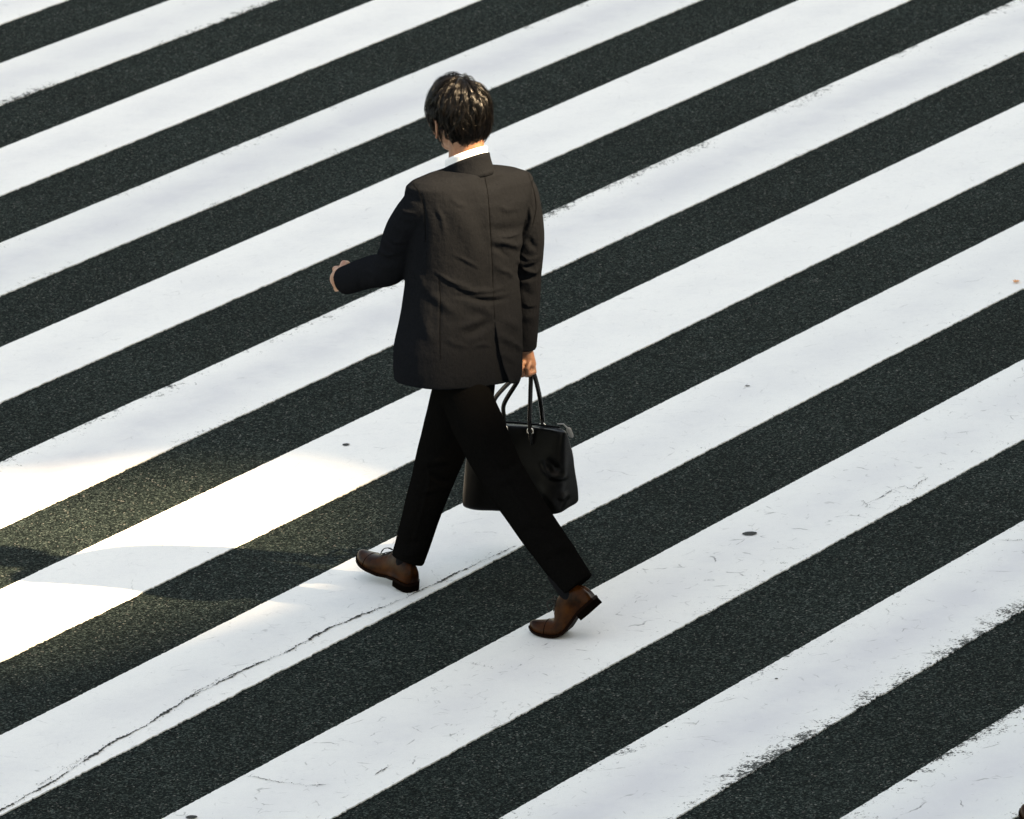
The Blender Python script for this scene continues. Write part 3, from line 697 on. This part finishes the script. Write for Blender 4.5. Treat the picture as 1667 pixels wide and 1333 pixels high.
# --- hair: a close cap plus locks of strands swept from the crown
g = Geo()
def scalp(dirv, lift):
    """point on the hair surface in direction dirv (components right, forward, up)"""
    r_, f_, u_ = dirv; k = 1 / math.sqrt((r_ / .084) ** 2 + (f_ / .102) ** 2 + (u_ / (.112 if u_ > 0 else .136)) ** 2)
    return HC + (RH * r_ + hF * f_ + hU * u_) * (k + lift)
def hairline(d):                                                     # lowest "up" component that carries hair
    r_, f_, u_ = d; a = math.atan2(f_, abs(r_) + 1e-6)
    if a > .95: return .62
    if a > .35: return .62 - (.95 - a) * 0.6
    if a > -.30: return .08 if a > .05 else .02
    return -.86
nu, nv = 64, 40; rr = []
for i in range(nv + 1):
    t_ = i / nv; row = []
    for j in range(nu):
        q = 2 * math.pi * j / nu; f_, r_ = math.cos(q), math.sin(q)
        lim = hairline((r_, f_, 0)); lim = max(-.82, min(.7, lim)); pmax = math.acos(max(-1, min(1, lim))) ; p_ = pmax * t_ + 1e-3
        d = (r_ * math.sin(p_), f_ * math.sin(p_), math.cos(p_)); row.append(scalp(d, 0.0035 * (1 - t_ ** 6)))
    rr.append(row)
g.rings(rr); cap = link('hair', g.mesh('hair'), SCALP, person)
crown = Vector((.10, -.28, .95)).normalized()
Vh, Fh = [], []
hr = random.Random(11)
def strand(ps, w):
    b = len(Vh); m = len(ps)
    for i, p in enumerate(ps):
        T_ = (ps[min(i + 1, m - 1)] - ps[max(i - 1, 0)]).normalized(); o = (p - HC).normalized(); X = T_.cross(o).normalized(); ww = w * (1 - .75 * (i / (m - 1)) ** 2)
        Vh.extend((p + X * ww, p - X * ww, p + o * ww * .9))
    for i in range(m - 1):
        for a_, c_ in ((0, 2), (2, 1), (1, 0)): Fh.append((b + 3 * i + a_, b + 3 * i + c_, b + 3 * i + 3 + c_, b + 3 * i + 3 + a_))
nl = 0
while nl < 430:
    d = Vector((hr.gauss(0, 1), hr.gauss(0, 1), hr.gauss(0, 1))).normalized()
    if d.z < hairline(d) + .05: continue
    nl += 1
    away = (d - crown * d.dot(crown)); away = (away - d * away.dot(d))
    if away.length < 1e-3: continue
    away.normalize(); side = d.cross(away)
    low = max(0, min(1, (.15 - d.z) / .8)); L = (.094 - .040 * low) * hr.uniform(.75, 1.2) / .1
    swirl = hr.gauss(0, .24) + .25 * math.sin(d.x * 9 + d.z * 7); dirn = (away * math.cos(swirl) + side * math.sin(swirl))
    if d.y > .2: dirn = (dirn + Vector((-.5, .2, -.2))).normalized()
    H = hr.uniform(.002, .020) * (1 - .35 * low); curlv = hr.gauss(0, .16); tipout = hr.uniform(-.004, .006)
    cols = 19; wlock = hr.uniform(.06, .12)
    for s_ in range(cols):
        off = (s_ / (cols - 1) - .5) * 2 + hr.uniform(-.15, .15); jit = hr.uniform(.85, 1.12); hj = hr.uniform(.75, 1.2); ps = []
        for i in range(8):
            t_ = i / 7; ang = L * jit * t_
            q = (d * math.cos(ang) + dirn * math.sin(ang)) + side * (off * wlock * (1 - .93 * t_) + curlv * t_ * t_ * L)
            q.normalize(); lift = .002 + H * hj * math.sin(math.pi * min(1, t_ * .85 + .12)) * (1 - .45 * off * off) + tipout * t_ ** 3
            p = scalp(q, lift) - UP * (.006 * t_ * t_)
            ps.append(p)
        strand(ps, .00062)
for _ in range(260):                                                # fly-away hairs
    d = Vector((hr.gauss(0, 1), hr.gauss(0, 1), hr.gauss(0, 1))).normalized()
    if d.z < hairline(d): continue
    away = (d - crown * d.dot(crown)); away = (away - d * away.dot(d)).normalized(); side = d.cross(away); a_ = hr.gauss(0, .5); dirn = away * math.cos(a_) + side * math.sin(a_); L = hr.uniform(.4, .9); up_ = hr.uniform(.004, .013); ps = []
    for i in range(8):
        t_ = i / 7; q = (d * math.cos(L * t_) + dirn * math.sin(L * t_)).normalized(); ps.append(scalp(q, .010 + up_ * t_) - UP * (.008 * t_ * t_))
    strand(ps, .00045)
link('hair_strands', mesh('hair_strands', Vh, Fh), HAIR, cap, kind='stuff')

# ------------------------------------------------------------------ the bag in his right hand
BY = .24
bl, bw = Vector((math.cos(math.radians(155)), math.sin(math.radians(155)), 0)), Vector((math.cos(math.radians(65)), math.sin(math.radians(65)), 0))   # long axis, across
BR = at(908, 843, BY)                                                # near bottom corner, right end
LEN, DEP = .358, .205
bag = bpy.data.objects.new('tote_bag', None); COL.objects.link(bag)
bag['label'] = 'black leather tote bag with two thin handles hanging from his right hand'; bag['category'] = 'bag'
TOPZ = (at(860, 692, BY + .08)).z
Bc = BR + bl * (LEN / 2) + bw * (DEP / 2)                            # centre of the bottom
Tc = at(845, 690, BY + .10); Tc = Vector((Tc.x, Tc.y, TOPZ))
g = Geo(); NR = 26; rs = []
for i in range(NR + 1):
    t_ = i / NR; C = Bc.lerp(Tc, t_); ll = LEN / 2 * (1 - .09 * t_); dd = DEP / 2 * (1 - .86 * t_ ** 1.6); ll *= 1 + .03 * math.sin(t_ * 3.1)
    r = []; n = 72
    for j in range(n):
        q = 2 * math.pi * j / n; c_, s_ = math.cos(q), math.sin(q); ex = 5.5; k = (abs(c_) ** ex + abs(s_) ** ex) ** (-1 / ex)
        x, y = c_ * k, s_ * k
        sag = (-.006 * (1 - abs(x)) - .016 * abs(x) ** 5) * max(0, (t_ - .7) / .3)
        r.append(C + bl * (x * ll) + bw * (y * dd) + UP * sag)
    rs.append(r)
low = [[C_ for C_ in rs[0]]]
cen = lambda r: sum(r, Vector()) / len(r)
c0, c1 = cen(rs[0]), cen(rs[-1])
rs = [[c0 + (p - c0) * .90 - UP * .0 for p in rs[0]]] + [[p + UP * .006 for p in rs[0]]] + rs[1:] + [[c1 + (p - c1) * .9 + UP * .001 for p in rs[-1]]]
g.rings(rs)
me = remeshed(g, 'bag_body', 0.0045, 5, 0.5); P, N = verts(me), norms(me)
P = P + N * (.0055 * vnoise(P, 14, 5) + .003 * vnoise(P, 34, 6))[:, None]
zb = lambda L: [(780 + x / 4.595, 560 + y / 4.595) for x, y in L]
P = fold(P, N, [(zb([(470, 865), (500, 930), (550, 985), (610, 1000), (665, 975)]), 5, .012), (zb([(500, 860), (560, 930), (640, 950)]), 7, -.012), (zb([(580, 1120), (620, 1150), (680, 1110)]), 5, .006), (zb([(640, 1150), (615, 1220)]), 4, .004), (zb([(420, 1050), (520, 1150), (600, 1250)]), 8, .006)])
put(me, P); bb = link('bag_body', me, BAGM, bag)
def handle(near, u0, v0, u1, v1, apex, yy_):
    a, b = at(u0, v0, yy_), at(u1, v1, yy_)
    up_ = catmull([a - UP * .012, a + UP * .03, a + UP * .075 - (a - b).normalized() * .004, a.lerp(apex, .80) + (a - b) * .18, apex + (a - b).normalized() * .016, apex + (b - a).normalized() * .012, b.lerp(apex, .62) + (b - a) * .10, b + UP * .03, b - UP * .012], 8)
    g = Geo(); g.tube(up_, [.0080] * len(up_), 12, True, .75); h = link('handle', g.mesh('handle'), STRAP, bag)
    for p in (a, b):
        g = Geo(); c = p - UP * .012; g.rings([[c + (bl * math.cos(q) + UP * math.sin(q)) * (.0105 + .0024 * math.cos(w_)) + bw * (.0024 * math.sin(w_)) for w_ in [6.2832 * k / 8 for k in range(8)]] for q in [6.2832 * j / 20 for j in range(20)]], cap=False, closed=True)
        link('ring', g.mesh('ring'), METAL, h)
        g = Geo(); g.tube([c - UP * .012 + UP * .004, c - UP * .040], [.009, .007], 10, True, .35, bw); link('handle_tab', g.mesh('handle_tab'), STRAP, h)
    return h
AP = at(857, 604, .235)
handle(True, 821, 692, 863, 696, AP, BY + .045)
handle(False, 806, 684, 883, 688, AP + UP * .004 + bw * .012, BY + .135)
g = Geo(); zr = [Tc + bl * (x * LEN * .40) + UP * (.004 - .004 * abs(x)) for x in (-1, -.5, 0, .5, 1)]
g.tube(zr, .0035, 8); link('zip', g.mesh('zip'), BAGM, bag)
g = Geo(); p = at(917, 690, BY + .10); q = at(926, 699, BY + .10); g.tube([at(908, 690, BY + .10), p, q], [.0022, .0022, .003], 8); g.tube([q, at(930, 709, BY + .10)], [.0085, .0085], 10, True, .5, bw)
link('zip_pull', g.mesh('zip_pull'), TAB, bag)

# the toe of another walker's shoe, just entering at the lower right corner
off = ground(1660, 1341) - ground(586, 925)
s2 = SHOES[0].copy(); COL.objects.link(s2); s2.parent = None; s2.location = (off.x, off.y, 0)
for ch in list(SHOES[0].children):
    c2 = ch.copy(); COL.objects.link(c2); c2.parent = s2
s2['label'] = 'brown leather shoe toe cut off by the lower right corner of the picture'; s2['category'] = 'shoe'
